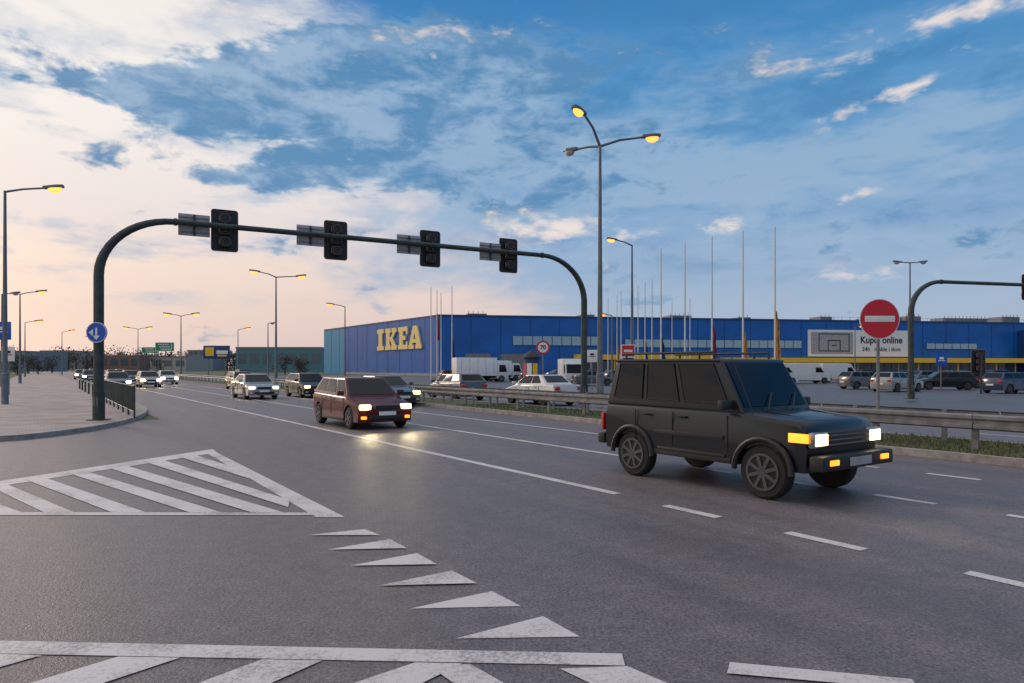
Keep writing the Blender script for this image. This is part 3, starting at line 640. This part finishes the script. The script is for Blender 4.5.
def foliage(name,centres,leaf,n,m1,m2,trunkmat=None):
    b=B(name)
    for (P,h,w) in centres:
        if trunkmat:
            b.tube([P,P+Vector((0,0,h*.45)),P+Vector((0,0,h*.8))],[.035*h,.025*h,.006*h],trunkmat,n=6)
            for k in range(5):
                a=random.uniform(0,6.28); z=h*random.uniform(.25,.6); b.tube([P+Vector((0,0,z)),P+Vector((math.cos(a)*w*.4,math.sin(a)*w*.4,z+h*.25))],[.012*h,.004*h],trunkmat,n=5)
        cl=[(P+Vector((random.gauss(0,w*.24),random.gauss(0,w*.24),h*random.uniform(.2,.85))),random.uniform(.14,.3)*w) for _ in range(9)]
        for i in range(n):
            c,rr=random.choice(cl); p_=c+Vector((random.gauss(0,1),random.gauss(0,1),random.gauss(0,.8)))*rr*.6
            if p_.z<.1: p_.z=.1+random.random()*.5
            u=Vector((random.gauss(0,1),random.gauss(0,1),random.gauss(0,1))).normalized()*leaf*random.uniform(.5,1.2); w_=u.orthogonal().normalized()*leaf*random.uniform(.3,.7)
            b.poly([p_-u,p_+w_,p_+u,p_-w_],m1 if random.random()<.6 else m2)
    return b.done(False)
F1=mat('foliage_dark_hazed',(.07,.075,.065),.9); F2=mat('foliage_olive_hazed',(.11,.11,.09),.9); TR=mat('bark',(.06,.05,.045),.9)  # aerial haze put into the colour: both foliage tones are lightened
cs=[]
for i in range(110):
    u=-80+i*4+random.uniform(-3,3); Y=random.uniform(320,420); 
    if u>345: continue
    cs.append((br(u,Y),random.uniform(7,12.5),random.uniform(7,12)))
foliage('distant_trees',cs,.55,260,F1,F2,TR)
cs=[(br(u,Y),h,h*.8) for u,Y,h in [(18,150,5.5),(38,165,5),(52,190,6),(300,150,4.5),(285,160,4.8),(160,200,5),(8,170,6),(28,175,5)]]
foliage('distant_trees',cs,.22,700,F1,F2,TR)
b=B('grass_tufts'); G2=mat('grass_blade',(.09,.12,.04),.9); G3=mat('grass_blade_dry',(.17,.15,.07),.9)
for i in range(14000):
    p_=R(random.uniform(-4,26)if i%3 else random.uniform(0,8),random.uniform(14.65,17.4),.128); h=random.uniform(.03,.11); a=random.uniform(0,6.28); dx=Vector((math.cos(a),math.sin(a),0))*.012
    b.poly([p_-dx,p_+dx,p_+Vector((random.gauss(0,.03),random.gauss(0,.03),h))],G2 if i%3 else G3)
b.done(False)
# ------------------------------------------------------------ sky
w=bpy.data.worlds.new('World'); scene.world=w; w.use_nodes=True; nt=w.node_tree; L=nt.links
bg=nt.nodes['Background']
tc=nt.nodes.new('ShaderNodeTexCoord'); sep=nt.nodes.new('ShaderNodeSeparateXYZ'); L.new(tc.outputs['Generated'],sep.inputs[0])
def M_(op,a,b=None,c=None,clamp=False):
    n=nt.nodes.new('ShaderNodeMath'); n.operation=op; n.use_clamp=clamp
    for i,x in enumerate((a,b,c)):
        if x is None: continue
        if isinstance(x,(int,float)): n.inputs[i].default_value=x
        else: L.new(x,n.inputs[i])
    return n.outputs[0]
def SS(x,a,b,lo=0,hi=1):
    n=nt.nodes.new('ShaderNodeMapRange'); n.interpolation_type='SMOOTHSTEP'; L.new(x,n.inputs['Value'])
    n.inputs['From Min'].default_value=a; n.inputs['From Max'].default_value=b; n.inputs['To Min'].default_value=lo; n.inputs['To Max'].default_value=hi; return n.outputs[0]
def MIX(f,a,b):
    n=nt.nodes.new('ShaderNodeMix'); n.data_type='RGBA'
    if isinstance(f,(int,float)): n.inputs['Factor'].default_value=f
    else: L.new(f,n.inputs['Factor'])
    for k,x in (('A',a),('B',b)):
        if isinstance(x,tuple): n.inputs[k].default_value=(*x,1)
        else: L.new(x,n.inputs[k])
    return n.outputs['Result']
X,Y,Zc=sep.outputs
az=M_('MULTIPLY',M_('ARCTAN2',X,Y),57.2958); el=M_('MULTIPLY',M_('ARCSINE',Zc),57.2958)
def NZ(sc,det,rough,dist=0,off=(0,0,0),zs=2.6,rot=(0,0,0)):
    mp=nt.nodes.new('ShaderNodeMapping'); L.new(tc.outputs['Generated'],mp.inputs['Vector']); mp.inputs['Location'].default_value=off; mp.inputs['Scale'].default_value=(1,1,zs); mp.inputs['Rotation'].default_value=rot
    n=nt.nodes.new('ShaderNodeTexNoise'); n.inputs['Scale'].default_value=sc; n.inputs['Detail'].default_value=det; n.inputs['Roughness'].default_value=rough; n.inputs['Distortion'].default_value=dist; L.new(mp.outputs[0],n.inputs['Vector']); return M_('SUBTRACT',n.outputs['Fac'],.5)
nA=NZ(2.6,4,.55,.3,(3,1,0)); nB=NZ(6.5,6,.60,.4,(7,2,5)); nC=NZ(3.5,4,.6,.2,(1,9,2),5.0,(.25,0,0)); nD=NZ(18,3,.65,.3,(4,4,1),2.2)
def ramp(f,stops):
    r=nt.nodes.new('ShaderNodeValToRGB'); els=r.color_ramp.elements
    while len(els)<len(stops): els.new(.5)
    for e_,(p_,c_) in zip(els,stops): e_.position=p_; e_.color=(*c_,1)
    L.new(f,r.inputs['Fac']); return r.outputs['Color']
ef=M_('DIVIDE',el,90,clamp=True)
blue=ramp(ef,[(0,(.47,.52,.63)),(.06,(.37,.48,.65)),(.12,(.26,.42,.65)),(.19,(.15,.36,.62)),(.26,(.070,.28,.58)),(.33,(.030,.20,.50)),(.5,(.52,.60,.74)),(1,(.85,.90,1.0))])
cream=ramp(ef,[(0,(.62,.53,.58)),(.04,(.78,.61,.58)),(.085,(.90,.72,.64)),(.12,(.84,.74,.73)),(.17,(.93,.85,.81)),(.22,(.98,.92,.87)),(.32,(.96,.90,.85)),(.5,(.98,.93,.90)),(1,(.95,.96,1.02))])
def G(a0,e0,sa,se,amp,tilt=0):
    dx=M_('SUBTRACT',az,a0); dy=M_('SUBTRACT',M_('SUBTRACT',el,e0),M_('MULTIPLY',dx,tilt))
    a=M_('DIVIDE',dx,sa); e_=M_('DIVIDE',dy,se)
    return M_('MULTIPLY',M_('EXPONENT',M_('MULTIPLY',M_('ADD',M_('MULTIPLY',a,a),M_('MULTIPLY',e_,e_)),-1)),amp)
def SUM(*xs):
    r=xs[0]
    for x in xs[1:]: r=M_('ADD',r,x)
    return r
d=SUM(az,M_('MULTIPLY',el,.95),M_('MULTIPLY',nA,50),M_('MULTIPLY',nB,34))
cool=SS(d,-10,11)
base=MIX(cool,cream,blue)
sky=nt.nodes.new('ShaderNodeTexSky'); sky.sky_type='NISHITA'; sky.sun_disc=False; sky.sun_elevation=rad(9); sky.sun_rotation=rad(-50)
sc=nt.nodes.new('ShaderNodeVectorMath'); sc.operation='SCALE'; L.new(sky.outputs[0],sc.inputs[0]); sc.inputs['Scale'].default_value=.10
base=MIX(.10,base,sc.outputs[0])
# pale grey-blue cloud sheets over the cool side, with darker folds between them
veil=SS(SUM(M_('MULTIPLY',nC,1.3),M_('MULTIPLY',nB,.8),M_('MULTIPLY',nD,.25),G(18,15,22,7,.12)),-.02,.24)
veil=M_('MULTIPLY',veil,SS(el,28,17)); veil=M_('MULTIPLY',veil,SS(el,2,8)); base=MIX(M_('MULTIPLY',veil,.6),base,(.36,.49,.65))
fold=SS(SUM(M_('MULTIPLY',nB,-1.2),M_('MULTIPLY',nC,-.9),M_('MULTIPLY',nD,.4),G(12,24,22,6,.12)),.0,.3)
fold=M_('MULTIPLY',fold,M_('MULTIPLY',SS(az,-22,0),SS(el,4,12))); base=MIX(M_('MULTIPLY',fold,.6),base,(.06,.22,.46))
# dark blue-grey cloud bank, upper left to centre
bias=SUM(G(-26,19.6,7.5,2.0,.72,.05),G(-17,22.3,9,3.3,.78,.2),G(-8,19.0,9,5.0,.70),G(-3,23,10,4,.55),G(4,16,11,4,.42),G(25,9,16,2.5,.15),G(-27,14.4,9,.9,.34),G(-19,15,6,1.6,.32),G(-13,10.5,10,1.2,.25),G(20,21,10,3,.25))
dk=SUM(bias,M_('MULTIPLY',nB,1.4),M_('MULTIPLY',nD,.7),M_('MULTIPLY',nA,.3))
dcol=MIX(SS(SUM(nB,M_('MULTIPLY',nD,.8),M_('MULTIPLY',nC,-.5)),-.18,.14),(.30,.45,.63),(.10,.26,.47))
base=MIX(SS(dk,.22,.46,0,.92),base,dcol)
# sun-lit cream wisps
wb=SUM(G(29.5,19.3,5.5,.9,.62,.22),G(33.5,23.2,4,1.6,.5,.1),G(26,12.5,3.5,.7,.42,.3),G(17,11.2,3,.8,.5),G(4,11.2,7,2.0,.62),G(-7,25.6,9,1.6,.46,.1),G(-14,12,9,1.8,.4),G(24,22,7,1.8,.3),G(-24,25.5,8,2,.35),G(24,7,9,1,.3))
wi=SUM(wb,M_('MULTIPLY',nB,1.5),M_('MULTIPLY',nD,1.2))
base=MIX(SS(wi,.32,.78,0,.88),base,(.90,.79,.72))
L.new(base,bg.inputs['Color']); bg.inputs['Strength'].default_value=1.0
su=bpy.data.lights.new('sun','SUN'); su.energy=.95; su.angle=rad(14); su.color=(1,.80,.68); so=bpy.data.objects.new('sun',su); scene.collection.objects.link(so)
azs=rad(-50); els_=rad(22); dv=Vector((math.sin(azs)*math.cos(els_),math.cos(azs)*math.cos(els_),math.sin(els_))); so.rotation_euler=(dv).to_track_quat('Z','Y').to_euler()
# ------------------------------------------------------------ camera
cam=bpy.data.cameras.new('camera'); co=bpy.data.objects.new('camera',cam); scene.collection.objects.link(co)
cam.sensor_width=36; cam.lens=F*36/1024; cam.shift_y=(HY-341.5)/1024; cam.clip_end=6000; cam.clip_start=.05
co.location=(0,0,H); co.rotation_euler=(math.pi/2,0,0); scene.camera=co
scene.view_settings.view_transform='Standard'; scene.view_settings.look='None'; scene.view_settings.exposure=0
